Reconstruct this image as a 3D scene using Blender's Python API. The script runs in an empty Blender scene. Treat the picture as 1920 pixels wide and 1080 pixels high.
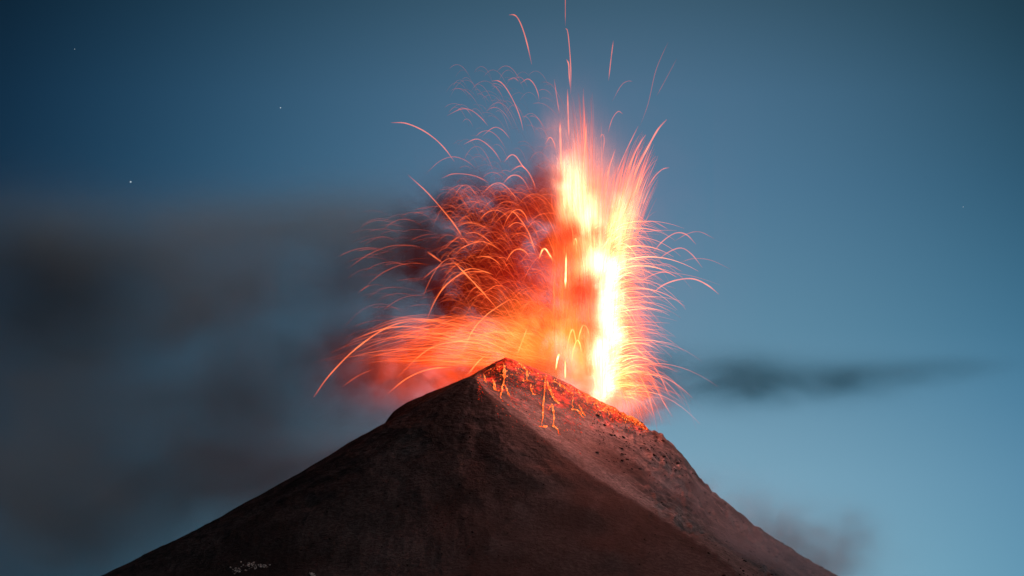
import bpy, math, random
import numpy as np
from mathutils import Vector

S = bpy.context.scene
COL = S.collection
R = math.radians

# ------------------------------------------------------------------ camera
PITCH = R(6.5)
K = 0.5 / 3000.0                      # tangent per photo pixel
CAM = np.array((0.0, -3000.0, 60.0))
FWD = np.array((0.0, math.cos(PITCH), math.sin(PITCH)))
UPV = np.array((0.0, -math.sin(PITCH), math.cos(PITCH)))
cam = bpy.data.cameras.new('camera')
cam.angle_x = 2 * math.atan(960 * K)
cam.clip_start = 1.0
cam.clip_end = 200000.0
cam_o = bpy.data.objects.new('camera', cam)
cam_o.location = CAM
cam_o.rotation_euler = (math.pi / 2 + PITCH, 0, 0)
COL.objects.link(cam_o)
S.camera = cam_o

# ------------------------------------------------------------------ render settings and exposure
S.render.engine = 'CYCLES'
S.view_settings.view_transform = 'Standard'
S.view_settings.look = 'None'
S.view_settings.exposure = 0.0
S.view_settings.gamma = 1.0
cy = S.cycles
cy.use_denoising = True
cy.max_bounces = 6
cy.diffuse_bounces = 2
cy.glossy_bounces = 1
cy.volume_bounces = 2
cy.transparent_max_bounces = 160
cy.sample_clamp_indirect = 4.0
cy.volume_step_rate = 2.0
cy.volume_max_steps = 256
cy.use_adaptive_sampling = True
cy.adaptive_threshold = 0.02


def lin(c):
    return tuple((v / 255 / 12.92) if v / 255 <= 0.04045 else ((v / 255 + 0.055) / 1.055) ** 2.4 for v in c)


# ------------------------------------------------------------------ node helper
class N:
    """A socket in a node tree with arithmetic."""
    def __init__(s, nt, sock):
        s.nt, s.k = nt, sock

    def _m(s, op, *a):
        n = s.nt.nodes.new('ShaderNodeMath')
        n.operation = op
        for i, v in enumerate((s,) + a):
            if isinstance(v, N):
                s.nt.links.new(v.k, n.inputs[i])
            else:
                n.inputs[i].default_value = v
        return N(s.nt, n.outputs[0])

    def __add__(s, o): return s._m('ADD', o)
    __radd__ = __add__
    def __sub__(s, o): return s._m('SUBTRACT', o)
    def __mul__(s, o): return s._m('MULTIPLY', o)
    __rmul__ = __mul__
    def __truediv__(s, o): return s._m('DIVIDE', o)
    def exp(s): return s._m('EXPONENT')
    def pow(s, o): return s._m('POWER', o)
    def max(s, o): return s._m('MAXIMUM', o)
    def min(s, o): return s._m('MINIMUM', o)
    def rng(s, a, b, c, d):
        n = s.nt.nodes.new('ShaderNodeMapRange')
        n.interpolation_type = 'SMOOTHSTEP'
        s.nt.links.new(s.k, n.inputs['Value'])
        for nm, v in (('From Min', a), ('From Max', b), ('To Min', c), ('To Max', d)):
            n.inputs[nm].default_value = v
        return N(s.nt, n.outputs['Result'])


def xyz(nt, vec_socket):
    n = nt.nodes.new('ShaderNodeSeparateXYZ')
    nt.links.new(vec_socket, n.inputs[0])
    return [N(nt, n.outputs[i]) for i in range(3)]


def comb(nt, a, b, c, color=False):
    n = nt.nodes.new('ShaderNodeCombineColor' if color else 'ShaderNodeCombineXYZ')
    for i, v in enumerate((a, b, c)):
        if isinstance(v, N):
            nt.links.new(v.k, n.inputs[i])
        else:
            n.inputs[i].default_value = v
    return n.outputs[0]


def noise(nt, vec, scale, detail=4.0, rough=0.55, dist=0.0):
    n = nt.nodes.new('ShaderNodeTexNoise')
    nt.links.new(vec, n.inputs['Vector'])
    n.inputs['Scale'].default_value = scale
    n.inputs['Detail'].default_value = detail
    n.inputs['Roughness'].default_value = rough
    n.inputs['Distortion'].default_value = dist
    return N(nt, n.outputs[0])


def new_mat(name):
    m = bpy.data.materials.new(name)
    m.use_nodes = True
    m.node_tree.nodes.clear()
    out = m.node_tree.nodes.new('ShaderNodeOutputMaterial')
    return m, m.node_tree, out


# ------------------------------------------------------------------ world: dusk sky
world = bpy.data.worlds.new('World')
S.world = world
world.use_nodes = True
nt = world.node_tree
nt.nodes.clear()
wout = nt.nodes.new('ShaderNodeOutputWorld')
bg = nt.nodes.new('ShaderNodeBackground')
nt.links.new(bg.outputs[0], wout.inputs['Surface'])
tc = nt.nodes.new('ShaderNodeTexCoord')
dx, dy, dz = xyz(nt, tc.outputs['Generated'])
az = dx._m('ARCTAN2', dy)
el = dz._m('ARCSINE')
RAMP = [(-200, (40, 66, 86)), (0, (59, 91, 113)), (180, (75, 112, 140)), (350, (82, 122, 151)), (620, (97, 139, 164)),
        (760, (110, 151, 175)), (900, (124, 165, 187)), (1080, (135, 177, 196)), (1400, (128, 166, 184))]


def el_of(py):
    return PITCH + math.atan((540 - py) * K)


e_lo, e_hi = el_of(1400), el_of(-1800)
ramp = nt.nodes.new('ShaderNodeValToRGB')
nt.links.new(((el - e_lo) / (e_hi - e_lo)).k, ramp.inputs[0])
stops = [(-1800, (26, 46, 64))] + RAMP
cr = ramp.color_ramp
cr.interpolation = 'EASE'
cr.interpolation = 'LINEAR'
while len(cr.elements) < len(stops):
    cr.elements.new(0.5)
pts = sorted(((el_of(p) - e_lo) / (e_hi - e_lo), c) for p, c in stops)
for e_, (p, c) in zip(cr.elements, pts):
    e_.position = p
    e_.color = (*lin(c), 1)
u = (az / K / 1000.0) - (1150 - 960) / 1000.0
u2 = (u * u).min(1.32)
v = (el * -1.0 + PITCH) / K / 1000.0 + 0.54          # 0 at the photo's top edge, 1.08 at its bottom edge
lf = u.rng(-0.15, 0.15, 1.0, 0.0)                     # 1 on the side away from the afterglow
kr = v.rng(0.0, 0.95, 2.15, 1.15); kr = kr + lf * (kr * -1.0 + 2.1)
kg = v.rng(0.0, 0.8, 1.45, 0.62); kg = kg + lf * (kg * -1.0 + 1.4)
kb = v.rng(0.0, 0.8, 1.38, 0.38); kb = kb + lf * (kb * -1.0 + 1.15)
rc = nt.nodes.new('ShaderNodeSeparateColor')
nt.links.new(ramp.outputs[0], rc.inputs[0])
neg = -1.0
chan = [N(nt, rc.outputs[i]) * ((u2 * kk) * neg).exp() for i, kk in enumerate((kr, kg, kb))]
sky = nt.nodes.new('ShaderNodeTexSky')
sky.sky_type = 'NISHITA'
sky.sun_disc = False
SUN_EL, SUN_ROT = R(-3.0), R(12.0)
sky.sun_elevation = SUN_EL
sky.sun_rotation = SUN_ROT
sc_ = nt.nodes.new('ShaderNodeSeparateColor')
nt.links.new(sky.outputs[0], sc_.inputs[0])
chan = [c + N(nt, sc_.outputs[i]) * 0.008 for i, c in enumerate(chan)]
nt.links.new(comb(nt, *chan, color=True), bg.inputs['Color'])
bg.inputs['Strength'].default_value = 1.0

# soft daylight fill from the right, added to brighten the cone and smoke
sun = bpy.data.lights.new('sun', 'SUN')
sun.energy = 0.95
sun.angle = R(20)
sun.color = (1.0, 0.95, 0.93)
sun_o = bpy.data.objects.new('sun', sun)
sun_o.rotation_euler = (R(62), 0, R(72))
COL.objects.link(sun_o)


# ------------------------------------------------------------------ placing helpers
def ray(px, py):
    d = FWD + UPV * ((540 - py) * K)
    d = d + np.array(((px - 960) * K, 0, 0))
    return d


def P(px, py, Y=0.0):
    d = ray(px, py)
    return CAM + d * ((Y - CAM[1]) / d[1])


rs = np.random.RandomState(7)
PERM = rs.permutation(512)
GR = rs.uniform(-1, 1, 512)


def vnoise(x, y):
    x = np.asarray(x, float); y = np.asarray(y, float)
    xi = np.floor(x).astype(int); yi = np.floor(y).astype(int)
    fx = x - xi; fy = y - yi
    fx = fx * fx * fx * (fx * (fx * 6 - 15) + 10)
    fy = fy * fy * fy * (fy * (fy * 6 - 15) + 10)
    def h(a, b):
        return GR[(PERM[a % 512] + b * 7) % 512]
    return (h(xi, yi) * (1 - fx) + h(xi + 1, yi) * fx) * (1 - fy) + (h(xi, yi + 1) * (1 - fx) + h(xi + 1, yi + 1) * fx) * fy


def fbm(x, y, o=4, g=0.5):
    a, t = 1.0, 0.0
    for i in range(o):
        t = t + a * vnoise(x + 17.3 * i, y - 9.1 * i)
        x = x * 2.03; y = y * 2.03; a *= g
    return t


# ------------------------------------------------------------------ the volcano's height field
# A cone of ash in front (apex FA) whose right side is cut by a spur running down towards the viewer; behind the
# spur an open flank climbs to the crater rim, which runs from the summit down to the right at depth RY.
FYA, RY = -40.0, 35.0
FA = P(890, 703, FYA)
VENT = P(1128, 742, 70)


def line(pts, Y):
    q = np.array([P(a, b, Y) for a, b in pts])
    return q[:, 0], q[:, 2]


LX, LZ = line([(-60, 1190), (60, 1140), (200, 1081), (350, 1006), (480, 936), (590, 873), (690, 813), (725, 793), (800, 750), (850, 722), (868, 713), (890, 703)], FYA)
F_R = np.concatenate([[0.0], (FA[0] - LX[::-1])[1:], [560, 900, 1400]])
F_D = np.concatenate([[0.0], (FA[2] - LZ[::-1])[1:], [290, 380, 420]])
SX, SZ = line([(-400, 1500), (300, 1180), (560, 1010), (690, 880), (712, 812), (726, 786), (738, 771), (762, 756), (800, 737), (850, 717), (880, 705), (905, 691), (930, 677), (948, 668), (965, 673), (1000, 690), (1060, 716), (1130, 750),
               (1185, 779), (1240, 815), (1262, 834), (1288, 862), (1304, 886), (1314, 899), (1350, 931), (1400, 972), (1470, 1020), (1570, 1080), (1800, 1200), (2300, 1330)], RY)
EPX = [(890, 703), (912, 730), (955, 768), (1000, 803), (1050, 846), (1110, 891), (1220, 957), (1315, 1017), (1400, 1080), (1600, 1190), (1900, 1300)]
EX, EY, EZ = [], [], []
for px_, py_ in EPX:                       # the spur's crest, where it lies on the cone
    Yq = FYA
    for _ in range(12):
        q_ = P(px_, py_, Yq)
        r_ = np.interp(FA[2] - q_[2], F_D, F_R)
        Yq = FYA - math.sqrt(max(r_ * r_ - (q_[0] - FA[0]) ** 2, 0.0))
    EX.append(q_[0]); EY.append(Yq); EZ.append(q_[2])


def sstep(t):
    t = np.clip(t, 0, 1)
    return t * t * (3 - 2 * t)


def height(x, y):
    x = np.asarray(x, float); y = np.asarray(y, float)
    ddx = x - FA[0]; ddy = y - FYA
    r = np.hypot(ddx, ddy) + 1e-6
    a = np.arctan2(ddy, ddx)
    grow = np.clip(r / 140, 0, 1)
    f = FA[2] - np.interp(r, F_R, F_D)
    side = 1 - np.abs(ddx / r) ** 8
    aw = a + 0.10 * fbm(x / 55 + 2, y / 55, 3)
    f = f + side * grow * (1.5 * fbm(aw * 4.5 + 1.7, r / 160.0, 3) + 0.25 * fbm(aw * 17 + 3.0, r / 90.0, 3)) + 1.0 * fbm(x / 30, y / 30, 4) + 0.32 * fbm(x / 4.5, y / 4.5, 3)
    zs = np.interp(x, SX, SZ)
    ye = np.interp(x, EX, EY); ze = np.interp(x, EX, EZ)
    # the open right flank
    w = np.clip((RY - y) / np.maximum(RY - ye, 1.0), 0, 1.6)
    b = zs + (ze - zs) * (w + 0.10 * np.sin(np.pi * np.clip(w, 0, 1)) )
    far = np.clip((x - 70) / 60, 0, 1)
    rough = far * (1 - 0.85 * sstep((x - 215) / 40)) * np.clip(fbm(x / 48 + 4, y / 60, 2) * 1.4 + 0.45 + 0.5 * np.clip(1 - w * 3.0, 0, 1), 0, 1) * np.clip((x - 60) / 110, 0.25, 1)
    crag = 1 - np.abs(fbm(x / 15 + 3, (y + x * .6) / 26 + 8, 4))
    flow = fbm((y + 0.9 * x * .5) / 9.0, x / 130.0, 3)           # runnels that follow the fall line
    b = b + 0.9 * fbm(x / 24 + 9, y / 34, 4) + 0.3 * fbm(x / 5.5, y / 5.5 + 4, 3) + rough * (9.0 + 6.0 * np.clip(1 - w * 4, 0, 1)) * (crag - 0.74) + far * 0.8 * flow
    b = b - np.maximum(y - RY, 0) * 0.7
    bl = zs - 0.75 * np.abs(y - RY) + 0.8 * fbm(x / 20 + 9, y / 20, 4)
    left = np.maximum(f, bl)
    k = 5.0                                                       # rounded crest of the spur
    hh = np.clip(0.5 + 0.5 * (b - f) / k, 0, 1)
    cut = b * (1 - hh) + f * hh - k * hh * (1 - hh)
    right = np.where(y < ye + 25, cut, b)
    tb = sstep((y - ye - 5) / 20)
    right = cut * (1 - tb) + b * tb
    m = sstep((ddx + 14) / 16)
    h = left * (1 - m) + right * m
    dv = np.hypot(x - VENT[0], y - VENT[1] - 6)
    h = h - 26 * np.exp(-(dv / 24) ** 2)
    return np.maximum(h, -3.0)


def axis(lo, hi, a, b, fine, coarse):
    out = list(np.arange(a, b, fine))
    s, p = fine, b
    while p < hi:
        out.append(p); s = min(coarse, s * 1.12); p += s
    s, p = fine, a - fine
    while p > lo:
        out.insert(0, p); s = min(coarse, s * 1.12); p -= s
    return np.array(out)


def mesh_np(name, verts, faces):
    me = bpy.data.meshes.new(name)
    me.vertices.add(len(verts))
    me.vertices.foreach_set('co', np.asarray(verts, np.float32).ravel())
    faces = np.asarray(faces, np.int32)
    n, k = faces.shape
    me.loops.add(n * k)
    me.loops.foreach_set('vertex_index', faces.ravel())
    me.polygons.add(n)
    me.polygons.foreach_set('loop_start', np.arange(0, n * k, k, dtype=np.int32))
    me.polygons.foreach_set('use_smooth', np.ones(n, bool))
    me.update(calc_edges=True)
    me.validate()
    return me


def link(name, me, mat=None, parent=None):
    o = bpy.data.objects.new(name, me)
    COL.objects.link(o)
    if mat is not None and me is not None:
        me.materials.append(mat)
    if parent is not None:
        o.parent = parent
    return o


def tag(o, label=None, cat=None, group=None, kind=None):
    if label: o['label'] = label
    if cat: o['category'] = cat
    if group: o['group'] = group
    if kind: o['kind'] = kind
    return o


# volcanic ash and rock
m_rock, nt, out = new_mat('volcanic_ash')
bs = nt.nodes.new('ShaderNodeBsdfPrincipled')
nt.links.new(bs.outputs[0], out.inputs['Surface'])
tc = nt.nodes.new('ShaderNodeTexCoord')
X, Y_, Z = xyz(nt, tc.outputs['Object'])
n1 = noise(nt, tc.outputs['Object'], 0.012, 6, 0.6)
n2 = noise(nt, tc.outputs['Object'], 0.22, 6, 0.7)
n3 = noise(nt, tc.outputs['Object'], 0.7, 3, 0.6)
fac = n1.rng(0.35, 0.68, 0.0, 1.0) * 0.4 + n2.rng(0.4, 0.62, 0.0, 1.0) * 0.6
mix = nt.nodes.new('ShaderNodeValToRGB')
nt.links.new(fac.k, mix.inputs[0])
mix.color_ramp.elements[0].color = (0.018, 0.0168, 0.017, 1)
mix.color_ramp.elements[1].color = (0.075, 0.067, 0.067, 1)
e = mix.color_ramp.elements.new(0.5); e.color = (0.040, 0.036, 0.036, 1)
spk = n3.rng(0.62, 0.72, 1.0, 0.35)
mm = nt.nodes.new('ShaderNodeMix'); mm.data_type = 'RGBA'; mm.blend_type = 'MULTIPLY'
mm.inputs[0].default_value = 1.0
nt.links.new(mix.outputs[0], mm.inputs[6])
nt.links.new(comb(nt, spk, spk, spk, True), mm.inputs[7])
at1 = nt.nodes.new('ShaderNodeAttribute'); at1.attribute_name = 'flank_light'
at2 = nt.nodes.new('ShaderNodeAttribute'); at2.attribute_name = 'spatter'
at3 = nt.nodes.new('ShaderNodeAttribute'); at3.attribute_name = 'ash_bands'
gain = (N(nt, at1.outputs['Fac']) * 1.6 + 0.54) * N(nt, at3.outputs['Fac'])  # flank gain paints the lava's light into the base colour
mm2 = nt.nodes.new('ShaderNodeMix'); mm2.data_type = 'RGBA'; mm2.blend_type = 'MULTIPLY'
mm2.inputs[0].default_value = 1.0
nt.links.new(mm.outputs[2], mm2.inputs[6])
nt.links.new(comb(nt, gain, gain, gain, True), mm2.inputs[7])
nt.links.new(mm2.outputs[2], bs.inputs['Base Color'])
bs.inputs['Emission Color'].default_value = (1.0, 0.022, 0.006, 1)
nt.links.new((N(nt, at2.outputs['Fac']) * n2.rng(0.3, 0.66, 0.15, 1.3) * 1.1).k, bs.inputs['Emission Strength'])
bs.inputs['Roughness'].default_value = 0.95
bs.inputs['Specular IOR Level'].default_value = 0.15
bp = nt.nodes.new('ShaderNodeBump')
bp.inputs['Strength'].default_value = 1.0
bp.inputs['Distance'].default_value = 2.2
nt.links.new((n2 * 0.8 + n3 * 0.15).k, bp.inputs['Height'])
nt.links.new(bp.outputs[0], bs.inputs['Normal'])

gx = axis(-1250, 1250, -400, 340, 1.3, 22)
gy = axis(-1250, 900, -170, 110, 1.3, 14)
GX, GY = np.meshgrid(gx, gy)
GZ = height(GX, GY)
vid = np.arange(GX.size).reshape(GX.shape)
quads = np.stack([vid[:-1, :-1], vid[:-1, 1:], vid[1:, 1:], vid[1:, :-1]], -1).reshape(-1, 4)
# lava light put into the colour: lit right flank paler, shaded front darker; and the spatter below the rim that still glows
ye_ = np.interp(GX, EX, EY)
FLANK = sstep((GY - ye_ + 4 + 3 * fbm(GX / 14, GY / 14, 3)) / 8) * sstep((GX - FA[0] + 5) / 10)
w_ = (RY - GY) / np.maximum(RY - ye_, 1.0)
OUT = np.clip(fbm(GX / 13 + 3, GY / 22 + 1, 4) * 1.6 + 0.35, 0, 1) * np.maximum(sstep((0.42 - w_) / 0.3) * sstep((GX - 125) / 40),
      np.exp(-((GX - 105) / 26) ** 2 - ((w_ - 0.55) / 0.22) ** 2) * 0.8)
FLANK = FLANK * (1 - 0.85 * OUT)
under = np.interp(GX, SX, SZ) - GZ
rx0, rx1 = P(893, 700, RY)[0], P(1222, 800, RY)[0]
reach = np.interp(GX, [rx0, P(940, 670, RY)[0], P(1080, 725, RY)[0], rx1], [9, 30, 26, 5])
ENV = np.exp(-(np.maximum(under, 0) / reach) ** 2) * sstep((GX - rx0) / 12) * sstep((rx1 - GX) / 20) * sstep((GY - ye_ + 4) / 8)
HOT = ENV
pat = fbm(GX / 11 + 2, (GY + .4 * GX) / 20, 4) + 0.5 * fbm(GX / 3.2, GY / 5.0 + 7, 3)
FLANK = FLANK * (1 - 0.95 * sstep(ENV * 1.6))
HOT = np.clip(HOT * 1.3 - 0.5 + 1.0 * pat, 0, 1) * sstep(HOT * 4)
ra_ = np.hypot(GX - FA[0], GY - FYA); aa_ = np.arctan2(GY - FYA, GX - FA[0]) + 0.16 * fbm(GX / 70 + 5, GY / 70, 3)
BANDS = np.clip(1 + 0.55 * fbm(aa_ * 7 + 11, ra_ / 190, 4) + 0.25 * fbm(aa_ * 24, ra_ / 60, 3), 0.45, 1.8) * (1 - 0.6 * OUT)
vol = link('volcano', mesh_np('volcano', np.stack([GX, GY, GZ], -1).reshape(-1, 3), quads), m_rock)
for nm_, arr_ in (('flank_light', FLANK), ('spatter', HOT), ('ash_bands', BANDS)):
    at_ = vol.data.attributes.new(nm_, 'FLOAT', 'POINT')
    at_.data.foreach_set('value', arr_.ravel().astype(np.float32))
tag(vol, 'dark ash-covered volcano cone with a red-lit summit rim', 'volcano', kind='structure')

m_gr, nt, out = new_mat('lowland_ground')
bs = nt.nodes.new('ShaderNodeBsdfPrincipled')
nt.links.new(bs.outputs[0], out.inputs['Surface'])
tc = nt.nodes.new('ShaderNodeTexCoord')
cr_ = nt.nodes.new('ShaderNodeValToRGB')
nt.links.new(noise(nt, tc.outputs['Object'], 0.004, 8, 0.6).k, cr_.inputs[0])
cr_.color_ramp.elements[0].color = (0.02, 0.03, 0.018, 1)
cr_.color_ramp.elements[1].color = (0.06, 0.055, 0.045, 1)
nt.links.new(cr_.outputs[0], bs.inputs['Base Color'])
bs.inputs['Roughness'].default_value = 1.0
G_ = 60000.0
gme = mesh_np('ground', [(-G_, -G_, 0), (G_, -G_, 0), (G_, G_, 0), (-G_, G_, 0)], [(0, 1, 2, 3)])
tag(link('ground', gme, m_gr), 'dark lowland around the foot of the volcano', 'ground', kind='structure')


def surf(px, py, lift=0.0):
    """The point of the volcano seen along this ray."""
    d = ray(px, py); d = d / np.linalg.norm(d)
    lo, hi, st = 2500.0, 3200.0, 4.0
    for _ in range(2):
        t = np.arange(lo, hi, st)
        p = CAM + d * t[:, None]
        under = p[:, 2] < height(p[:, 0], p[:, 1])
        if not under.any():
            return None
        i = int(np.argmax(under))
        lo, hi, st = t[i] - st, t[i] + st * .1, 0.25
    return p[i] + np.array((0, -0.6 * lift, 0.8 * lift))


FY = 70.0
# ------------------------------------------------------------------ volumes
def gauss(X, Y, Z, px, py, sx, sy, Yc, sd, shear=0.0):
    c = P(px, py, Yc)
    gx_ = (X - float(c[0]) + (Z - float(c[2])) * shear if shear else X - float(c[0])) * (1 / (sx * 0.5))
    gz_ = (Z - float(c[2])) * (1 / (sy * 0.5))
    gy_ = (Y - float(Yc)) * (1 / sd)
    q = gx_ * gx_ + gz_ * gz_ + gy_ * gy_
    return (q * -1.0).exp()


def amp(tau, sd):
    return tau / (math.sqrt(math.pi) * sd)


def domain(name, px0, px1, py0, py1, Y0, Y1, mat, parent=None):
    """A rounded closed hull that a volume fills."""
    a = P(px0, py1, (Y0 + Y1) / 2); b = P(px1, py0, (Y0 + Y1) / 2)
    vs = [(x, y, z) for x in (a[0], b[0]) for y in (Y0, Y1) for z in (a[2], b[2])]
    fs = [(0, 1, 3, 2), (4, 6, 7, 5), (0, 4, 5, 1), (2, 3, 7, 6), (0, 2, 6, 4), (1, 5, 7, 3)]
    me = mesh_np(name, vs, fs)
    me.polygons.foreach_set('use_smooth', [False] * 6)
    return link(name, me, mat, parent)


def volume_mat(name, blobs, noise_fn, scatter, absorb_bias, anis=0.0, darker=None):
    """Smoke: blobs = (px, py, sx, sy, Y, depth, optical thickness); scatter = albedo colour."""
    m, nt, out = new_mat(name)
    tc = nt.nodes.new('ShaderNodeTexCoord')
    wx, wy, wz = xyz(nt, tc.outputs['Object'])
    tot = None
    mod, (X, Y, Z) = noise_fn(nt, tc.outputs['Object'], wx, wy, wz)
    for (px, py, sx, sy, Yc, sd, tau) in blobs:
        g = gauss(X, Y, Z, px, py, sx, sy, Yc, sd) * amp(tau, sd)
        tot = g if tot is None else tot + g
    dens = (tot * mod).max(0.0)
    pv = nt.nodes.new('ShaderNodeVolumePrincipled')
    pv.inputs['Color'].default_value = (*scatter, 1)
    if darker:                                     # one part of the bank carries blacker ash
        soot = gauss(X, Y, Z, *darker) * -0.82 + 1.0
        nt.links.new(comb(nt, *[soot * c for c in scatter], color=True), pv.inputs['Color'])
    pv.inputs['Absorption Color'].default_value = (*absorb_bias, 1)
    pv.inputs['Anisotropy'].default_value = anis
    nt.links.new(dens.k, pv.inputs['Density'])
    nt.links.new(pv.outputs[0], out.inputs['Volume'])
    return m


def billow(scale, stretch, warp, lo, hi, a, b, detail=5.0):
    def fn(nt, vec, x, y, z):
        v1 = comb(nt, x * stretch[0], y * stretch[1], z * stretch[2])
        w1 = noise(nt, v1, scale * 0.5, 2, 0.5)
        n = noise(nt, v1, scale, detail, 0.55, 0.6)
        d = n - 0.5
        d2 = w1 - 0.5
        X = x + d2 * warp + d * warp * 0.6
        Z = z + d * warp * 0.6 - d2 * warp * 0.5
        return n.rng(lo, hi, a, b), (X, y, Z)
    return fn


# long bank of ash drifting off to the left, behind the fountain
LEFT = [(30, 550, 190, 135, 230, 70, 2.6), (190, 470, 170, 70, 230, 70, 1.5), (420, 425, 220, 62, 230, 70, 1.5), (640, 430, 190, 70, 220, 70, 1.3), (330, 590, 280, 80, 230, 70, 1.5),
        (650, 672, 210, 48, 220, 60, 1.7), (470, 740, 260, 70, 230, 70, 1.7), (600, 830, 290, 120, 230, 70, 1.8),
        (60, 720, 200, 120, 240, 70, 1.6), (330, 900, 300, 110, 240, 80, 1.9), (120, 1010, 380, 140, 240, 80, 2.2), (760, 470, 120, 75, 200, 50, 0.8), (700, 565, 160, 90, 220, 60, 1.2), (500, 560, 220, 60, 220, 60, 0.8), (400, 505, 230, 50, 230, 60, 0.9), (60, 860, 150, 100, 240, 70, 1.0)]
m_left = volume_mat('ash_smoke', LEFT, billow(0.0095, (0.75, 1.0, 1.1), 120.0, 0.36, 0.64, 0.45, 1.12), (0.70, 0.75, 0.78), (0.0, 0.0, 0.0), 0.0, (40, 540, 230, 150, 230, 110))
tag(domain('smoke_bank', -300, 1010, 200, 1250, 60, 420, m_left), 'long dark grey ash smoke bank drifting left of the volcano', 'smoke', kind='stuff')

RIGHT = [(1250, 706, 60, 42, 330, 40, 0.45), (1310, 704, 90, 46, 330, 40, 0.6), (1405, 714, 95, 44, 330, 40, 1.25), (1525, 716, 130, 40, 330, 40, 0.85),
         (1660, 702, 130, 26, 330, 40, 0.65), (1780, 690, 110, 18, 330, 40, 0.42)]
m_right = volume_mat('cloud_wisp', RIGHT, billow(0.020, (0.6, 1.0, 1.2), 50.0, 0.34, 0.66, 0.4, 1.5), (0.12, 0.30, 0.36), (0.0, 0.05, 0.1), 0.0)
tag(domain('cloud', 1080, 1990, 600, 820, 240, 420, m_right), 'small dark teal cloud streak hanging right of the fountain', 'cloud', kind='stuff')

# dense ash column between the fountain and the smoke bank, lit red by the lava
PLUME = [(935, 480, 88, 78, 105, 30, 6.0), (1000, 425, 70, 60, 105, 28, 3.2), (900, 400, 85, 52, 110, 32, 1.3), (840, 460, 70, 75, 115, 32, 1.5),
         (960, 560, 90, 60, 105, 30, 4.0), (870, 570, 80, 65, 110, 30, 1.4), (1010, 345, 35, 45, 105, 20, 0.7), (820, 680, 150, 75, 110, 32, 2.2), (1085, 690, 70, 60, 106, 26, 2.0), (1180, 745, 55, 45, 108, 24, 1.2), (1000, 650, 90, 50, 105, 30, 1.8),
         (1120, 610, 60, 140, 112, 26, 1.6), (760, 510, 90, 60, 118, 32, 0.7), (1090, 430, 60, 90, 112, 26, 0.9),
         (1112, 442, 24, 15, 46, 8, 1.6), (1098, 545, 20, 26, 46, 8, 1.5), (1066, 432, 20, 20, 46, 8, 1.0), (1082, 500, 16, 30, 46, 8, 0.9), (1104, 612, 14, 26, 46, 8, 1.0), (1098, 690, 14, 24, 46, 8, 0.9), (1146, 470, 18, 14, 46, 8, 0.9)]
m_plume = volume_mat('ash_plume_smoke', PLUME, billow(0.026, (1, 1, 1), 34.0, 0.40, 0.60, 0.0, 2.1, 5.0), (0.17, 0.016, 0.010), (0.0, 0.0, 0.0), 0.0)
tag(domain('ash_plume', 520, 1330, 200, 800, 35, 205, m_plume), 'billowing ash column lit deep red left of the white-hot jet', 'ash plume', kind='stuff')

DUST = [(1430, 1040, 130, 60, -150, 40, 1.7), (1280, 940, 120, 45, -120, 30, 0.45), (1560, 1060, 60, 55, 20, 40, 0.5), (1600, 1000, 40, 40, 60, 30, 0.3)]
m_dust = volume_mat('dust_smoke', DUST, billow(0.03, (1, 1, 1), 26.0, 0.36, 0.66, 0.15, 1.7), (0.32, 0.43, 0.50), (0, 0, 0), 0.1)
tag(domain('dust', 1080, 1760, 780, 1180, -240, 130, m_dust), 'thin dust rising off the right flank of the volcano', 'dust', kind='stuff')

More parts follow.
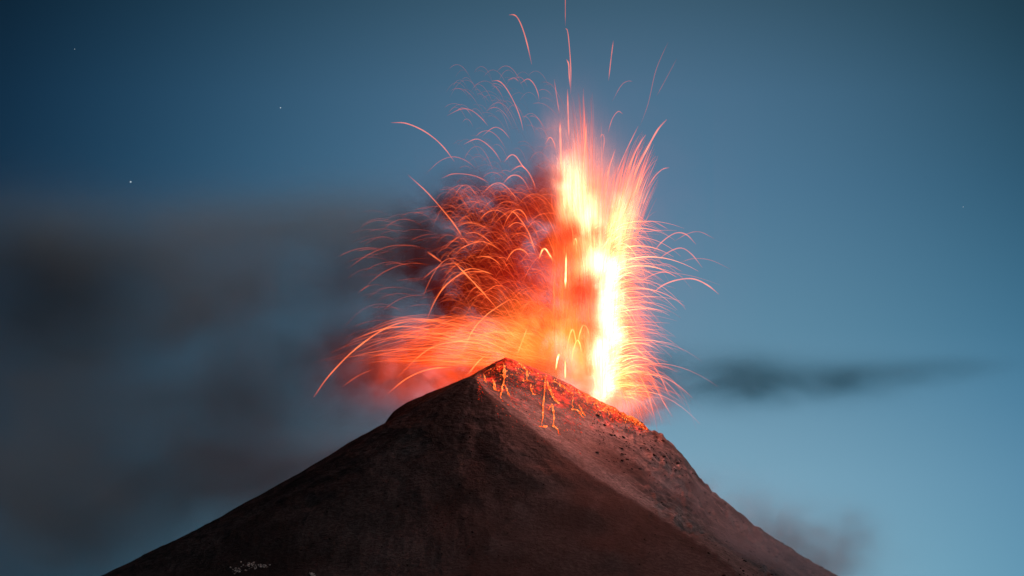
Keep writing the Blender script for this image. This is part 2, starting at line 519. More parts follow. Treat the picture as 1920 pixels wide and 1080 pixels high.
# ------------------------------------------------------------------ the lava fountain: incandescent gas and jets
GLOW = [  # px, py, sx, sy, Y, depth, rgb reached at its middle, kind of texture, shear
    (1148, 528, 15, 34, FY, 12, (3.2, 2.1, 1.3), 'jet', 0.0),
    (1136, 572, 18, 32, FY, 12, (3.6, 2.4, 1.5), 'jet', 0.0),
    (1144, 618, 19, 34, FY, 12, (3.6, 2.4, 1.5), 'jet', 0.0),
    (1126, 662, 20, 32, FY, 12, (3.6, 2.4, 1.5), 'jet', 0.0),
    (1138, 702, 17, 28, FY, 12, (3.2, 2.1, 1.3), 'jet', 0.0),
    (1130, 735, 16, 22, FY, 12, (2.6, 1.6, 0.9), 'jet', 0.0),
    (1128, 495, 34, 22, FY, 14, (4.0, 2.4, 1.2), 'jet', 0.0),
    (1130, 610, 40, 160, FY, 22, (0.6, 0.16, 0.02), 'jet', 0.0),
    (1076, 362, 22, 50, FY, 12, (3.0, 1.6, 0.75), 'jet', 0.0),
    (1072, 325, 40, 90, FY, 18, (1.0, 0.2, 0.07), 'jet', 0.0),
    (1104, 415, 19, 38, FY, 12, (3.2, 1.9, 0.95), 'jet', 0.0),
    (1158, 430, 22, 62, FY, 14, (2.6, 1.25, 0.5), 'jet', -0.25),
    (1105, 450, 60, 110, FY, 24, (0.62, 0.12, 0.012), 'jet', 0.0),
    (1075, 600, 38, 110, FY, 24, (0.75, 0.12, 0.012), 'jet', 0.0),
    (1060, 480, 30, 60, FY, 24, (0.6, 0.1, 0.01), 'jet', 0.0),
    (1118, 360, 46, 75, FY, 22, (0.75, 0.15, 0.04), 'jet', 0.0),
    (1005, 640, 88, 50, FY, 26, (1.3, 0.42, 0.055), 'fire', 0.0),
    (1025, 590, 62, 55, FY, 26, (0.55, 0.05, 0.004), 'fire', 0.0),
    (870, 695, 125, 54, FY, 26, (1.05, 0.085, 0.006), 'fire', 0.0),
    (1085, 690, 42, 48, FY, 22, (1.3, 0.45, 0.06), 'fire', 0.0),
    (800, 700, 120, 60, FY, 26, (0.22, 0.014, 0.004), 'fire', 0.0),
    (970, 520, 100, 90, FY, 30, (0.03, 0.001, 0.0005), 'fire', 0.0),
    (1182, 640, 30, 125, FY, 20, (0.7, 0.08, 0.01), 'jet', 0.0),
    (1165, 752, 48, 30, FY, 20, (0.9, 0.17, 0.02), 'fire', 0.0),
    (1060, 470, 210, 230, FY, 40, (0.06, 0.005, 0.004), 'fire', 0.0),
]
m_glow, nt, out = new_mat('incandescent_gas')
tc = nt.nodes.new('ShaderNodeTexCoord')
x, y, z = xyz(nt, tc.outputs['Object'])
base_n = noise(nt, tc.outputs['Object'], 0.045, 4, 0.6, 0.5)
dn = base_n - 0.5
Xw = x + dn * 24.0
Zw = z - dn * 26.0
jv = comb(nt, x * 1.0, y * 1.0, z * 0.10)
jn = noise(nt, jv, 0.30, 4, 0.65)
jet = jn.rng(0.32, 0.68, 0.25, 1.75)
fire = base_n.rng(0.33, 0.66, 0.35, 1.65)
tot = [None] * 3
for (px, py, sx, sy, Yc, sd, rgb, tex, sh) in GLOW:
    if tex == 'jet':
        g = gauss(x + dn * 36.0, y, Zw, px, py, sx, sy, Yc, sd, sh) * jet
    else:
        g = gauss(Xw, y, Zw, px, py, sx, sy, Yc, sd, sh) * fire
    for i in range(3):
        t_ = g * amp(rgb[i], sd)
        tot[i] = t_ if tot[i] is None else tot[i] + t_
em = nt.nodes.new('ShaderNodeEmission')
nt.links.new(comb(nt, *tot, color=True), em.inputs['Color'])
em.inputs['Strength'].default_value = 1.0
nt.links.new(em.outputs[0], out.inputs['Volume'])

fountain = bpy.data.objects.new('lava_fountain', None)
fountain.location = VENT
COL.objects.link(fountain)
tag(fountain, 'white-hot lava fountain shooting up from behind the summit rim', 'lava fountain')
bpy.context.view_layer.update()
glow = domain('fire_glow', 560, 1420, 40, 800, FY - 75, FY + 75, m_glow)
glow.parent = fountain
glow.matrix_parent_inverse = fountain.matrix_world.inverted()

# the light that the fountain throws on the smoke and on the flanks
LC = (1, 0.31, 0.26)
for (px, py, Yc, e_, col_, rad) in [(1136, 690, FY - 18, 1.0e6, (1, 0.12, 0.055), 7), (1138, 600, FY - 18, 2.0e6, LC, 9), (1136, 500, FY - 18, 1.6e6, LC, 9),
                                    (1080, 380, FY - 18, 0.3e6, LC, 9), (985, 640, FY - 20, 0.25e6, (1, 0.10, 0.03), 9)]:
    l = bpy.data.lights.new('lava_light', 'POINT')
    l.energy = e_; l.color = col_; l.shadow_soft_size = rad
    lo = bpy.data.objects.new('lava_light', l)
    lo.location = P(px, py, Yc)
    COL.objects.link(lo)

# ------------------------------------------------------------------ glowing lava streaks
m_hot, nt, out = new_mat('glowing_lava')
at = nt.nodes.new('ShaderNodeAttribute'); at.attribute_name = 'incandescence'
h = N(nt, at.outputs['Fac'])
hot = nt.nodes.new('ShaderNodeValToRGB')
nt.links.new((h / 4.0).k, hot.inputs[0])
hot.color_ramp.elements[0].color = (1.0, 0.085, 0.02, 1)
hot.color_ramp.elements[1].color = (1.0, 0.62, 0.30, 1)
e = hot.color_ramp.elements.new(0.25); e.color = (1.0, 0.17, 0.045, 1)
e = hot.color_ramp.elements.new(0.55); e.color = (1.0, 0.36, 0.11, 1)
em = nt.nodes.new('ShaderNodeEmission')
nt.links.new(hot.outputs[0], em.inputs['Color'])
nt.links.new((h * 0.5).k, em.inputs['Strength'])
tr = nt.nodes.new('ShaderNodeBsdfTransparent')
tr.inputs['Color'].default_value = (0.94, 0.94, 0.94, 1)
ad = nt.nodes.new('ShaderNodeAddShader')
nt.links.new(em.outputs[0], ad.inputs[0]); nt.links.new(tr.outputs[0], ad.inputs[1])
nt.links.new(ad.outputs[0], out.inputs['Surface'])
m_hot.cycles.emission_sampling = 'NONE'

m_ember, nt, out = new_mat('molten_rock')
tc = nt.nodes.new('ShaderNodeTexCoord')
nn = noise(nt, tc.outputs['Object'], 0.45, 3, 0.6)
cr_ = nt.nodes.new('ShaderNodeValToRGB')
nt.links.new(nn.k, cr_.inputs[0])
cr_.color_ramp.elements[0].position = 0.35; cr_.color_ramp.elements[0].color = (0.22, 0.005, 0.002, 1)
cr_.color_ramp.elements[1].position = 0.72; cr_.color_ramp.elements[1].color = (1.6, 0.36, 0.08, 1)
e = cr_.color_ramp.elements.new(0.54); e.color = (0.8, 0.035, 0.008, 1)
em = nt.nodes.new('ShaderNodeEmission')
nt.links.new(cr_.outputs[0], em.inputs['Color'])
nt.links.new(em.outputs[0], out.inputs['Surface'])
m_ember.cycles.emission_sampling = 'AUTO'


m_riv = m_ember.copy(); m_riv.name = 'molten_rivulet'
for n_ in m_riv.node_tree.nodes:
    if n_.type == 'VALTORGB':
        for e_, c_ in zip(n_.color_ramp.elements, ((0.9, 0.06, 0.012, 1), (1.6, 0.28, 0.05, 1), (2.4, 1.1, 0.42, 1))):
            e_.color = c_


class Tubes:
    def __init__(s):
        s.v, s.f, s.h, s.n = [], [], [], 0

    def add(s, pts, rad, heat, sides=5):
        pts = np.asarray(pts, float)
        n = len(pts)
        tan = np.gradient(pts, axis=0)
        tan /= np.linalg.norm(tan, axis=1)[:, None] + 1e-9
        ref = np.array((0.0, 1.0, 0.0))
        a = np.cross(tan, ref); a /= np.linalg.norm(a, axis=1)[:, None] + 1e-9
        b = np.cross(tan, a)
        th = np.arange(sides) * 2 * math.pi / sides
        ring = pts[:, None, :] + np.asarray(rad)[:, None, None] * (np.cos(th)[None, :, None] * a[:, None, :] + np.sin(th)[None, :, None] * b[:, None, :])
        s.v.append(ring.reshape(-1, 3))
        s.h.append(np.repeat(np.asarray(heat), sides))
        i = np.arange(n - 1)[:, None] * sides; j = np.arange(sides)[None, :]; j2 = (j + 1) % sides
        q = np.stack([i + j, i + j2, i + sides + j2, i + sides + j], -1).reshape(-1, 4) + s.n
        s.f.append(q)
        s.n += n * sides

    def build(s, name, mat, parent=None):
        v = np.concatenate(s.v); f = np.concatenate(s.f)
        org = v.mean(axis=0) if parent is None else np.array(parent.location)
        me = mesh_np(name, v - org, f)
        at = me.attributes.new('incandescence', 'FLOAT', 'POINT')
        at.data.foreach_set('value', np.concatenate(s.h).astype(np.float32))
        o = link(name, me, mat, parent)
        if parent is None:
            o.location = org
        return o


def spline(pts, n):
    p = np.asarray(pts, float)
    if len(p) == 2:
        t = np.linspace(0, 1, n)[:, None]
        return p[0] * (1 - t) + p[1] * t
    q = np.vstack([2 * p[0] - p[1], p, 2 * p[-1] - p[-2]])
    out = []
    m = len(p) - 1
    for u_ in np.linspace(0, m - 1e-6, n):
        i = int(u_); t = u_ - i
        a, b, c, d = q[i], q[i + 1], q[i + 2], q[i + 3]
        out.append(0.5 * (2 * b + (c - a) * t + (2 * a - 5 * b + 4 * c - d) * t * t + (3 * b - a - 3 * c + d) * t ** 3))
    return np.array(out)


rng = random.Random(11)


def lay(T, pix, Y, slope, width, heat, fade='both', n=None):
    """A streak: its path (photo pixels) gets its own depth Y, drifting by slope along it."""
    pix = np.asarray(pix, float)
    L = np.hypot(*np.diff(pix, axis=0).T).sum()
    n = n or int(max(8, min(40, L / 5)))
    sp = spline(pix, n)
    t = np.linspace(0, 1, n)
    pts = np.array([P(a, b, Y + slope * (s - .5)) for (a, b), s in zip(sp, t)])
    if fade == 'both':
        env = np.minimum(1, np.minimum(t / 0.12, (1 - t) / 0.3))
    elif fade == 'tail':
        env = np.minimum(1, (1 - t) / 0.75) ** 0.8
    else:
        env = np.minimum(1, np.minimum(t, 1 - t) / 0.2)
    ph, fq = rng.uniform(0, 6.28), rng.uniform(3, 11)
    env = env * (0.82 + 0.18 * np.sin(ph + fq * t) * np.sin(2.3 * fq * t + ph * 2))
    rad = width * 0.19 * (0.5 + 0.5 * env)
    T.add(pts, rad, heat * (0.15 + 0.85 * env))


# ---- streaks that can be told apart: (path, width in photo pixels, heat, label)
TR = [
 ([(954,28),(964,28),(972,36),(981,57),(989,85),(997,121)], 3.2, .75, 'pink hooked lava streak near the top edge, left of the tall vertical jet'),
 ([(1061,-60),(1060,0),(1060,49)], 2.2, .45, 'faint straight lava streak running off the top edge of the picture'),
 ([(1060,53),(1064,58),(1067,82),(1070,126),(1070,176)], 2.8, .7, 'tall thin hooked streak just under the streak that leaves the top edge'),
 ([(1062,111),(1066,120),(1067,138),(1069,164)], 3.4, .8, 'short bright hook on the tall vertical jet, second hook from the top'),
 ([(1150,76),(1146,107),(1141,151)], 2.8, .6, 'lone short straight pink streak high right of the vertical jet'),
 ([(1253,79),(1241,104),(1228,138),(1215,195),(1200,236)], 2.2, .22, 'very faint long slanting streak high on the right side of the fountain'),
 ([(1269,110),(1247,151),(1231,180)], 2.2, .18, 'faintest short slanting streak, farthest right high above the fountain'),
 ([(921,152),(935,152),(948,164),(964,192),(975,220),(981,245)], 2.8, .6, 'pink drooping streak upper left of the jet, falling from a flat left tip'),
 ([(975,157),(989,148),(1000,156),(1008,173),(1011,189)], 2.6, .5, 'small pink arch beside the drooping streak upper left of the jet'),
 ([(951,151),(964,146),(973,153)], 2.4, .35, 'tiny faint arch between two larger pink arches upper left of the jet'),
 ([(838,217),(863,205),(882,206),(901,220),(915,236)], 2.6, .42, 'faint wide arch in clear sky well left of the jet'),
 ([(904,255),(926,239),(942,244),(956,260)], 2.6, .42, 'faint low arch under the pink drooping streak upper left'),
 ([(869,271),(891,261),(907,266),(926,283),(940,304)], 2.8, .55, 'pink arch falling to the right beneath the faint low arch, upper left'),
 ([(945,304),(957,291),(967,293),(979,310),(989,321)], 3.0, .8, 'bright small arch just left of the pink upper jet'),
 ([(733,230),(760,231),(790,243),(815,260),(835,280),(852,303)], 3.2, .8, 'isolated long pink streak in blue sky far left, curving down to the right'),
 ([(800,324),(825,302),(850,294),(875,302),(894,318)], 2.4, .3, 'faint wide arch just below the tail of the isolated pink streak'),
 ([(1140,249),(1148,223),(1159,209),(1168,214)], 2.6, .5, 'small hooked streak right of the upper jet with its tip bent right'),
 ([(1148,190),(1165,160),(1178,152),(1186,153)], 2.2, .25, 'faint hooked streak above the small hook right of the upper jet'),
 ([(1250,224),(1234,242),(1219,268),(1206,293),(1193,321),(1184,350)], 5.0, 1.0, 'thick bright streak reaching farthest up and right out of the spray'),
 ([(1211,252),(1197,274),(1184,302),(1174,330)], 3.6, .85, 'straight bright streak just left of the thickest right-hand streak'),
 ([(1197,236),(1181,268),(1168,296),(1152,334)], 3.2, .6, 'long slender streak fanning up right, second from the thickest streak'),
 ([(1255,314),(1241,318),(1225,334),(1210,360)], 3.0, .65, 'streak bending to a level tip at the right edge of the spray'),
 ([(1154,279),(1143,312),(1138,337)], 3.2, .8, 'short straight bright streak right of the upper jet'),
 ([(1124,261),(1129,252),(1133,261),(1130,293)], 2.6, .55, 'small narrow hairpin streak right of the upper jet'),
 ([(1022,271),(1031,257),(1039,268),(1042,283)], 2.8, .7, 'small round hook at the left shoulder of the upper jet'),
 ([(1050,228),(1051,270),(1053,340)], 5.0, 1.1, 'thick vertical streak on the left edge of the upper jet'),
 ([(1100,231),(1096,283),(1093,330)], 4.2, 1.0, 'thick vertical streak on the right edge of the upper jet'),
 ([(1039,148),(1044,183),(1049,214)], 2.6, .45, 'faint vertical streak left of the tall jet, above its left shoulder'),
 ([(1064,167),(1065,208),(1067,260)], 3.6, .8, 'bright vertical streak in the middle of the tall thin jet'),
 ([(765,328),(801,361),(837,402),(858,430),(871,452)], 3.4, .85, 'long straight slanting streak left of the ash column, running down right'),
 ([(801,472),(815,482),(829,492)], 4.6, .8, 'short thick slanting dash at the left edge of the ash column'),
 ([(846,486),(875,516),(905,548),(935,582)], 3.6, 1.1, 'bright slanting streak crossing the lower left of the ash column'),
 ([(956,322),(976,311),(990,322),(1000,341),(1004,353)], 3.0, .75, 'topmost of the stacked pink arches beside the pink puff'),
 ([(941,347),(956,331),(970,329),(982,338),(994,359)], 3.0, .75, 'second of the stacked pink arches beside the pink puff'),
 ([(901,367),(919,349),(935,343),(949,350),(964,367),(972,381)], 3.0, .75, 'broad pink arch above the ash column, left of the stacked arches'),
 ([(943,430),(951,410),(964,395),(976,394),(986,406),(990,420)], 3.2, .9, 'tall round arch over the top of the red ash column'),
 ([(945,400),(960,396),(976,412),(990,434),(998,455),(1005,479)], 3.2, .95, 'long arch falling down the right side of the red ash column'),
 ([(896,416),(911,400),(929,394),(945,400),(957,414)], 3.0, .8, 'wide round arch on the upper left of the red ash column'),
 ([(856,426),(874,418),(894,420),(915,430)], 3.0, .7, 'flat arch at the upper left edge of the ash column'),
 ([(868,440),(890,436),(911,447),(929,463),(943,473)], 3.0, .8, 'arch sliding down to the right across the dark red ash'),
 ([(850,479),(870,463),(898,453),(917,457),(935,467)], 3.0, .85, 'wide low arch across the middle of the dark red ash'),
 ([(947,493),(960,473),(972,467),(984,471),(994,483)], 3.4, 1.1, 'bright orange arch low on the right of the dark red ash'),
 ([(1010,487),(1017,469),(1023,467),(1031,479),(1037,489)], 4.2, 2.6, 'brightest pale yellow hook between the ash column and the jet'),
 ([(833,467),(850,451),(866,440)], 2.6, .5, 'faint short arc at the left edge of the ash column'),
 ([(827,335),(850,326),(882,328),(903,335),(917,344)], 2.8, .5, 'flat faint arch above the ash column in hazy air'),
 ([(949,430),(964,418),(976,419),(984,425)], 3.0, .85, 'small orange arch inside the tall round arch'),
 ([(890,483),(911,481),(927,487),(941,500)], 3.0, .95, 'low orange arch in the darkest red ash'),
 ([(856,518),(874,506),(890,504),(911,510),(927,516)], 3.2, 1.1, 'bright flat arch at the foot of the dark red ash'),
 ([(588,745),(615,707),(658,662),(705,626),(739,609),(773,600)], 4.0, 1.0, 'longest bright arc, landing farthest left of the summit'),
 ([(658,639),(701,622),(743,613),(790,615),(824,626)], 3.4, .8, 'second long arc just above the farthest-landing one'),
 ([(652,504),(688,479),(730,462),(769,460),(790,464)], 2.6, .3, 'faint long arc in front of the smoke, upper left'),
 ([(688,534),(722,509),(764,494),(807,496)], 2.6, .3, 'faint long arc just below another faint arc in front of the smoke'),
 ([(675,547),(685,539),(694,534)], 2.4, .3, 'tiny faint dash left of the faint arcs in front of the smoke'),
 ([(799,602),(816,564),(837,534),(867,513),(901,509),(918,513)], 3.4, .95, 'large orange arc bending over the lower left of the ash column'),
 ([(792,524),(816,504),(833,496)], 3.0, .55, 'short rising arc under the thick dash left of the ash'),
 ([(854,692),(884,624),(909,594),(931,577),(965,556)], 3.6, 1.3, 'bright yellow-orange arc rising steeply over the left summit ridge'),
 ([(875,705),(896,679),(909,668)], 3.4, 1.3, 'short bright streak just above the left summit ridge'),
 ([(726,739),(764,709),(807,692),(858,688)], 3.6, 1.0, 'lowest long orange arc hugging the left ridge'),
 ([(743,709),(799,658),(850,641),(901,645),(943,662)], 3.6, 1.1, 'wide orange arc above the left ridge, over the lowest one'),
 ([(641,726),(671,705),(701,692)], 2.8, .4, 'faint dash near the landing end of the longest arc'),
 ([(990,611),(979,640),(969,666)], 3.4, 1.6, 'short yellow streak standing just above the highest summit point'),
 ([(1220,553),(1243,535),(1270,525),(1300,523),(1327,535),(1348,552)], 3.6, .95, 'brightest wide arch in clear sky right of the fountain'),
 ([(1223,475),(1243,452),(1267,437),(1287,440),(1305,458)], 3.2, .75, 'upper pink arch in clear sky right of the fountain'),
 ([(1233,488),(1253,473),(1277,465),(1297,477),(1317,502)], 3.0, .65, 'pink arch nested below the upper right-hand arch'),
 ([(1263,453),(1290,438),(1313,435),(1340,448)], 2.6, .3, 'faint arch reaching right behind the upper right-hand arch'),
 ([(1193,533),(1220,517),(1247,510),(1270,520)], 3.0, .7, 'pink arch just above the brightest right-hand arch'),
 ([(1227,500),(1250,495),(1280,510)], 2.6, .4, 'small faint arch between the nested right-hand arches'),
 ([(1273,493),(1300,485),(1333,488),(1370,505)], 2.4, .25, 'faintest wide arch, farthest right of the fountain'),
 ([(1200,420),(1223,415),(1253,430)], 2.8, .5, 'small arch at the right edge of the spray, above the right-hand arches'),
 ([(1060,543),(1061,510),(1062,473)], 5.0, 3.0, 'thick pale yellow vertical dash left of the white-hot column'),
 ([(1075,463),(1079,447),(1083,463)], 3.6, 2.4, 'small pale hairpin in the orange part of the jet'),
 ([(1160,643),(1180,643),(1200,660),(1223,683)], 3.4, 1.2, 'bright arc bending out of the right side of the column'),
 ([(1223,683),(1240,710),(1256,745)], 3.0, .7, 'falling streak at the far right edge of the lower fringe'),
 ([(1193,693),(1213,733),(1227,782)], 3.4, .95, 'bright falling streak ending above the right rim'),
 ([(1200,667),(1227,720),(1240,747),(1261,782)], 2.8, .7, 'long thin falling streak, lowest at the right rim'),
 ([(1062,668),(1066,638),(1073,618),(1078,630),(1081,655)], 3.4, 1.6, 'pale yellow loop left of the foot of the white column'),
 ([(1083,650),(1087,626),(1094,610),(1102,618),(1106,640)], 3.4, 1.7, 'pale yellow loop touching the white column'),
 ([(1071,690),(1075,658),(1082,638),(1088,648),(1091,672)], 3.4, 1.7, 'lowest pale yellow loop beside the white column'),
 ([(1042,695),(1045,675),(1049,662)], 4.6, 3.0, 'short thick pale dash standing on the summit rim'),
 ([(1060,712),(1060,673)], 4.0, 2.6, 'thin pale vertical dash on the rim beside the white column'),
]
for pix, w, ht, lab in TR:
    T = Tubes()
    lay(T, pix, FY + rng.uniform(-26, 6), rng.uniform(-14, 14), w, ht * 1.25, 'soft')
    tag(T.build('lava_streak', m_hot), lab, 'lava streak', 'glowing lava streaks thrown out of the vent')


def fly(x0, y0, d, hgt, s0, s1, n=9):
    s = np.linspace(s0, s1, n)
    return np.stack([x0 + d * s, y0 - hgt * (1 - (1 - s) ** 2)], -1)


def arch(ax, ay, w, q, t0, t1, n=9):
    t = np.linspace(t0, t1, n)
    return np.stack([ax + w * t, ay + q * t * t], -1)


U, Gs = rng.uniform, rng.gauss


def zone_jet():
    top = U(0, 1) ** 1.6
    hgt = 330 + 250 * top
    d = Gs(-46 + 24 * top, 24 - 12 * top)
    return fly(1110 + Gs(0, 10), 745, d, hgt, U(.42, .62), U(.8, 1.0)), U(2, 3.4), U(.25, .8) * (1 - .45 * top), 'tail'


def zone_spray():
    ex = U(1095, 1235)
    top = 300 - 60 * math.exp(-((ex - 1215) / 40) ** 2)
    ey = top + abs(Gs(0, 75)) + max(0, ex - 1205) * 1.2
    x0, y0 = 1116 + (ex - 1160) * .12 + Gs(0, 6), 742
    s1 = U(.62, .95)
    d = (ex - x0) / s1
    hgt = (y0 - ey) / (1 - (1 - s1) ** 2)
    return fly(x0, y0, d, hgt, s1 * U(.35, .75), s1), U(2, 3.4), U(.3, .95), 'tail'


def zone_fringe():
    if U(0, 1) < .22:                     # spray that spills low over the right shoulder
        return fly(1152 + Gs(0, 14), U(700, 752), abs(Gs(0, 16)) + 6, U(3, 22), U(.2, .9), U(1.8, 3.4)), U(1.6, 2.8), U(.35, 1.6), 'tail'
    y0 = U(430, 735)
    d = abs(Gs(0, 26)) + 8
    return fly(1138 + Gs(0, 8), y0, d, U(4, 34), U(.05, .5), U(1.2, 2.5)), U(1.8, 3.0), U(.5, 2.4), 'tail'


def zone_ash():
    ax, ay = U(835, 1030), U(345, 600)
    w = U(7, 20) if U(0, 1) < .5 else U(18, 52)
    return arch(ax, ay, w, w * U(.35, 1.4), -U(.1, 1.2), U(.3, 1.9)), U(1.4, 2.8), U(.1, .62) * (.8 if ay < 430 else 1.15), 'both'


def zone_high():
    ax, ay = U(850, 1035), U(120, 340)
    w = U(12, 32)
    return arch(ax, ay, w, w * U(.5, 1.4), -U(.2, 1), U(.6, 1.8)), U(1.5, 2.3), U(.06, .3), 'both'


def zone_ridge():
    return fly(1010 + Gs(0, 35), 705, U(-215, -60), U(20, 115), U(.3, .6), U(1.0, 1.75)), U(2, 3.4), U(.2, .8), 'both'


def zone_string():
    x_, y_ = U(1035, 1108), U(440, 620)
    return [(x_ + Gs(0, 2), y_ + U(8, 30)), (x_ + Gs(0, 1.5), y_), (x_ + Gs(0, 3), y_ + U(20, 90))] if U(0, 1) < .5 else [(x_, y_), (x_ + Gs(0, 3), y_ + U(20, 90))], U(1.6, 3), U(.15, .7), 'both'


def zone_veil():
    ax, ay = U(690, 840), U(380, 640)
    w = U(30, 60)
    return arch(ax, ay, w, w * U(.2, .6), -U(.4, 1.2), U(.3, 1.1)), U(1.8, 2.5), U(.08, .26), 'both'


ZONES = [
    (zone_jet, 25, 190, 'thin upright lava streak in the pink crest of the upper jet', 'upright streaks of the upper jet'),
    (zone_spray, 26, 460, 'straight lava streak fanning up and right out of the jet', 'streaks of the right-hand spray'),
    (zone_fringe, 40, 1500, 'short lava streak curling out of the right side of the white column', 'streaks of the right fringe'),
    (zone_ash, 42, 1200, 'small curved lava streak looping over the red-lit ash column', 'arcs over the ash column'),
    (zone_high, 10, 110, 'faint curved lava streak in blue sky upper left of the jet', 'faint arcs upper left'),
    (zone_ridge, 24, 620, 'flat orange lava arc spraying left over the summit ridge', 'arcs over the left ridge'),
    (zone_string, 10, 280, 'vertical lava streak in the orange fire left of the white column', 'upright streaks in the fire'),
    (zone_veil, 8, 80, 'very faint lava arc in front of the smoke far left', 'faint arcs in front of the smoke'),
]
spray = Tubes()
for fn, n_ind, n_stuff, lab, grp in ZONES:
    for k in range(n_ind):
        T = Tubes()
        pix, w, ht, fd = fn()
        lay(T, pix, FY + Gs(-8, 14), U(-12, 12), w * 1.05, ht * 1.3, fd)
        tag(T.build('lava_streak', m_hot), lab, 'lava streak', grp)
    for k in range(n_stuff):
        pix, w, ht, fd = fn()
        lay(spray, pix, FY + Gs(0, 16), U(-12, 12), w * U(.45, .9), ht * U(.45, 1.5), fd, n=12)
tag(spray.build('lava_spray', m_hot), 'dense mass of fine lava streaks spraying out all around the white column', 'lava spray', kind='stuff')

# the jets of the fountain itself
core = Tubes()
for k in range(120):
    x_ = Gs(1131, 14)
    y1 = 748 - abs(Gs(0, 26)) - abs(x_ - 1131) * .9
    top = max(470, y1 - U(60, 290))
    lay(core, [(1131 + (x_ - 1131) * .6, y1), (x_, y1 * .6 + top * .4), (x_ + Gs(3, 7), top)], FY + Gs(0, 6), 0, U(2.2, 4.5), U(.14, .5), 'soft', n=12)
core.build('jet_core', m_hot, fountain)
upj = Tubes()
for k in range(80):
    x_ = Gs(1074, 19)
    lay(upj, [(1095 + (x_ - 1076) * .7, U(450, 520)), (x_ + 4, 400), (x_, U(260, 360))], FY + Gs(0, 6), 0, U(2.5, 5), U(.15, .5), 'soft', n=12)
upj.build('upper_jet', m_hot, fountain)
sdj = Tubes()
for k in range(30):
    x_ = Gs(0, 11)
    lay(sdj, [(1130 + x_ * .6, U(500, 560)), (1152 + x_, 440), (1178 + x_ * 1.4, U(330, 400))], FY + Gs(0, 6), 0, U(2.2, 4), U(.15, .5), 'soft', n=12)
sdj.build('side_jet', m_hot, fountain)

# ------------------------------------------------------------------ molten rock on the flank
RIV = [
 ([(1023,706),(1019,755),(1016,799)], 2.6, 'thin straight lava trickle running farthest down the red flank'),
 ([(1012,800),(1018,801),(1025,800)], 5.0, 'glowing blob at the foot of the long straight trickle'),
 ([(1026,716),(1030,730),(1037,744),(1044,754),(1050,758)], 5.2, 'thick bright lava rivulet bending right beside the long straight trickle'),
 ([(1028,768),(1035,760),(1038,775),(1039,796)], 3.0, 'forked thin trickle below the thick bent rivulet'),
 ([(1036,799),(1040,801)], 5.0, 'small glowing blob right of the blob under the long trickle'),
 ([(946,686),(946,700),(945,716)], 5.6, 'bright stubby rivulet under the highest point of the summit'),
 ([(945,716),(941,732),(939,748)], 3.2, 'thin rivulet continuing below the stubby one under the summit point'),
 ([(946,722),(951,733),(955,744)], 3.6, 'short rivulet slanting right below the stubby one'),
 ([(925,713),(927,724),(928,731),(936,733)], 4.4, 'L-shaped rivulet left of the one under the summit point'),
 ([(964,668),(972,679),(980,687),(987,694),(990,707)], 5.0, 'bright lava spill running over the crest right of the summit point'),
 ([(988,696),(988,716)], 3.2, 'thin trickle hanging from the spill over the crest'),
 ([(1039,715),(1054,724),(1064,732),(1073,739)], 4.4, 'long rivulet slanting along the rim below the white column'),
 ([(1074,741),(1074,766)], 2.2, 'very thin vertical trickle below the slanting rim rivulet'),
 ([(1072,768),(1080,769),(1087,774),(1094,783)], 4.2, 'curved rivulet right of the long straight trickle'),
 ([(1085,760),(1091,770),(1098,781)], 3.6, 'short slanting rivulet crossing over the curved one'),
 ([(995,720),(997,737),(1003,740)], 4.0, 'hook-shaped rivulet between the crest spill and the long trickle'),
 ([(908,705),(910,717)], 3.6, 'leftmost short rivulet near the left end of the red rim'),
 ([(1160,763),(1170,772),(1180,781),(1198,790)], 5.6, 'glowing lava edge along the rim right of the white column'),
 ([(1113,759),(1119,755),(1124,751)], 3.6, 'small glowing fleck on the rim left of the glowing edge'),
 ([(1126,767),(1131,770),(1136,773)], 3.6, 'small glowing fleck just under the rim, below the white column'),
 ([(1040,800),(1045,806),(1049,813)], 2.4, 'faint lowest dash of lava under the small glowing blob'),
]
for pix, w, lab in RIV:
    sp = spline(pix, max(6, int(len(pix) * 4)))
    pts = [surf(a + Gs(0, .8), b + Gs(0, .5), 0.3) for a, b in sp]
    pts = [p for p in pts if p is not None]
    if len(pts) < 3:
        continue
    T = Tubes()
    n = len(pts); t = np.linspace(0, 1, n)
    rad = w * 0.25 * (0.45 + 0.55 * np.sin(np.pi * np.clip(t, .06, .94))) * np.array([U(.25, 1.5) for _ in t])
    T.add(pts, rad, np.ones(n), 6)
    tag(T.build('lava_rivulet', m_riv), lab, 'lava rivulet', 'rivulets of molten rock below the rim')

# glowing cinders that cover the flank below the rim
emb = Tubes()
RIM = [(900, 700), (950, 672), (1000, 692), (1060, 718), (1130, 752), (1185, 781), (1225, 806)]
rx, ry = zip(*RIM)
for k in range(2600):
    a = U(895, 1215)
    depth = abs(Gs(0, 1)) * (42 if 930 < a < 1090 else 20) * (1 - max(0, (a - 1120)) / 130)
    b = float(np.interp(a, rx, ry)) + 2 + depth
    p = surf(a, b, 0.1)
    if p is None:
        continue
    sz = U(.15, .5) * (1.3 if depth < 8 else .8) * (1 if U(0, 1) < .85 else 1.8)
    dn = sz * U(1.0, 4.5)
    gx_, gz_ = float(height(p[0] + 1, p[1]) - height(p[0] - 1, p[1])) / 2, float(height(p[0], p[1] + 1) - height(p[0], p[1] - 1)) / 2
    dv_ = np.array((-gx_, -gz_, -(gx_ * gx_ + gz_ * gz_))); dv_ /= np.linalg.norm(dv_) + 1e-6
    emb.add([p - dv_ * dn * .5, p, p + dv_ * dn], np.array((.15, .6, .1)) * sz, np.ones(3), 5)
rim = Tubes()
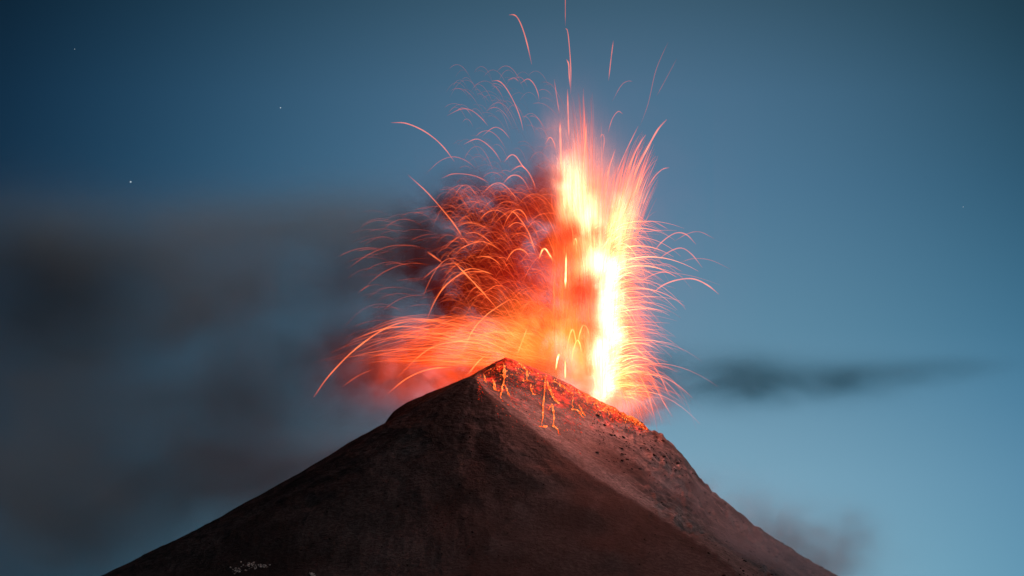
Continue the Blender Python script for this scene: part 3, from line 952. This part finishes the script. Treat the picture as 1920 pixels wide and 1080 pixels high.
for k in range(520):
    a = U(930, 1215) if k % 2 else U(1090, 1212)
    depth = abs(Gs(0, 1)) * (10 if a > 1000 else 16)
    p = surf(a, float(np.interp(a, rx, ry)) + 1 + depth * (1 - max(0, (a - 1130)) / 140), 0.15)
    if p is None:
        continue
    sz = U(.3, .8) * (1.7 if U(0, 1) < .12 else 1)
    rim.add([p + np.array((0, 0, sz)), p + np.array((U(-.3, .3), 0, 0)), p + np.array((U(-.9, 1.6), -.4, -sz * U(.8, 2.2)))], np.array((.2, .7, .15)) * sz, np.ones(3), 5)
tag(rim.build('lava_spatter', m_riv), 'bright broken lava spatter along the crest of the crater rim', 'lava spatter', kind='stuff')
tag(emb.build('embers', m_ember), 'glowing cinders strewn over the flank just below the rim', 'embers', kind='stuff')

# pale broken rock low on the dark front face
m_pale, nt, out = new_mat('pale_rubble')
bs = nt.nodes.new('ShaderNodeBsdfPrincipled')
nt.links.new(bs.outputs[0], out.inputs['Surface'])
tc = nt.nodes.new('ShaderNodeTexCoord')
cr_ = nt.nodes.new('ShaderNodeValToRGB')
nt.links.new(noise(nt, tc.outputs['Object'], 0.8, 4, 0.6).k, cr_.inputs[0])
cr_.color_ramp.elements[0].color = (0.25, 0.2, 0.18, 1)
cr_.color_ramp.elements[1].color = (0.75, 0.65, 0.6, 1)
nt.links.new(cr_.outputs[0], bs.inputs['Base Color'])
bs.inputs['Roughness'].default_value = 0.9


def rock(T, p, s):
    n = 5
    hh = np.linspace(-.7, .7, n)
    pts = [p + np.array((U(-.1, .1) * s, U(-.1, .1) * s, q * s * .8)) for q in hh]
    T.add(pts, s * np.array((.45, .95, 1.05, .8, .25)) * np.array([U(.75, 1.2) for _ in hh]), np.ones(n), 6)


pale = Tubes()
for k in range(130):
    c = rng.choice([(446, 1070, 14, 4), (470, 1060, 9, 4), (492, 1062, 8, 3), (586, 1077, 4, 2)])
    p = surf(c[0] + Gs(0, c[2] * .6), c[1] + Gs(0, c[3] * .7), 0.1)
    if p is not None:
        rock(pale, p, U(.3, .9))
tag(pale.build('rubble', m_pale), 'pale broken rubble low on the dark front slope', 'rubble', kind='stuff')

# loose blocks lying on the slopes
blk = Tubes()
for k in range(1500):
    if U(0, 1) < .62:
        px_, py_ = U(330, 1400), U(720, 1079)
        big = U(.25, .6) if U(0, 1) < .93 else U(.7, 1.2)
    else:
        px_ = U(1110, 1560)
        py_ = float(np.interp(px_, [1110, 1240, 1304, 1400, 1570], [760, 818, 888, 974, 1079])) + abs(Gs(0, 55)) + 2
        big = U(.4, .9) if U(0, 1) < .85 else U(1.0, 2.2)
    p = surf(px_, py_, 0.0)
    if p is not None:
        rock(blk, p, big)
tag(blk.build('boulders', m_rock), 'dark loose blocks scattered over the ash slopes', 'boulders', kind='stuff')

# ------------------------------------------------------------------ stars
m_star, nt, out = new_mat('starlight')
em = nt.nodes.new('ShaderNodeEmission')
em.inputs['Color'].default_value = (0.8, 0.92, 1.0, 1)
em.inputs['Strength'].default_value = 0.7
nt.links.new(em.outputs[0], out.inputs['Surface'])
import bmesh
for px, py, s, lab in [(245, 341, 1.5, 'brightest white star, left side above the smoke bank'), (526, 202, 1.0, 'small white star left of the fountain, high above the smoke'),
                       (140, 92, .6, 'faint star near the dark top left corner'), (1482, 650, .7, 'faint star just above the dark teal cloud'), (1806, 388, .6, 'faint star near the right edge of the sky')]:
    bm = bmesh.new()
    D = 30000.0
    bmesh.ops.create_icosphere(bm, subdivisions=2, radius=s * D * K)
    me = bpy.data.meshes.new('star'); bm.to_mesh(me); bm.free()
    o = link('star', me, m_star)
    d = ray(px, py)
    o.location = CAM + d * D
    tag(o, lab, 'star', 'stars in the dusk sky')
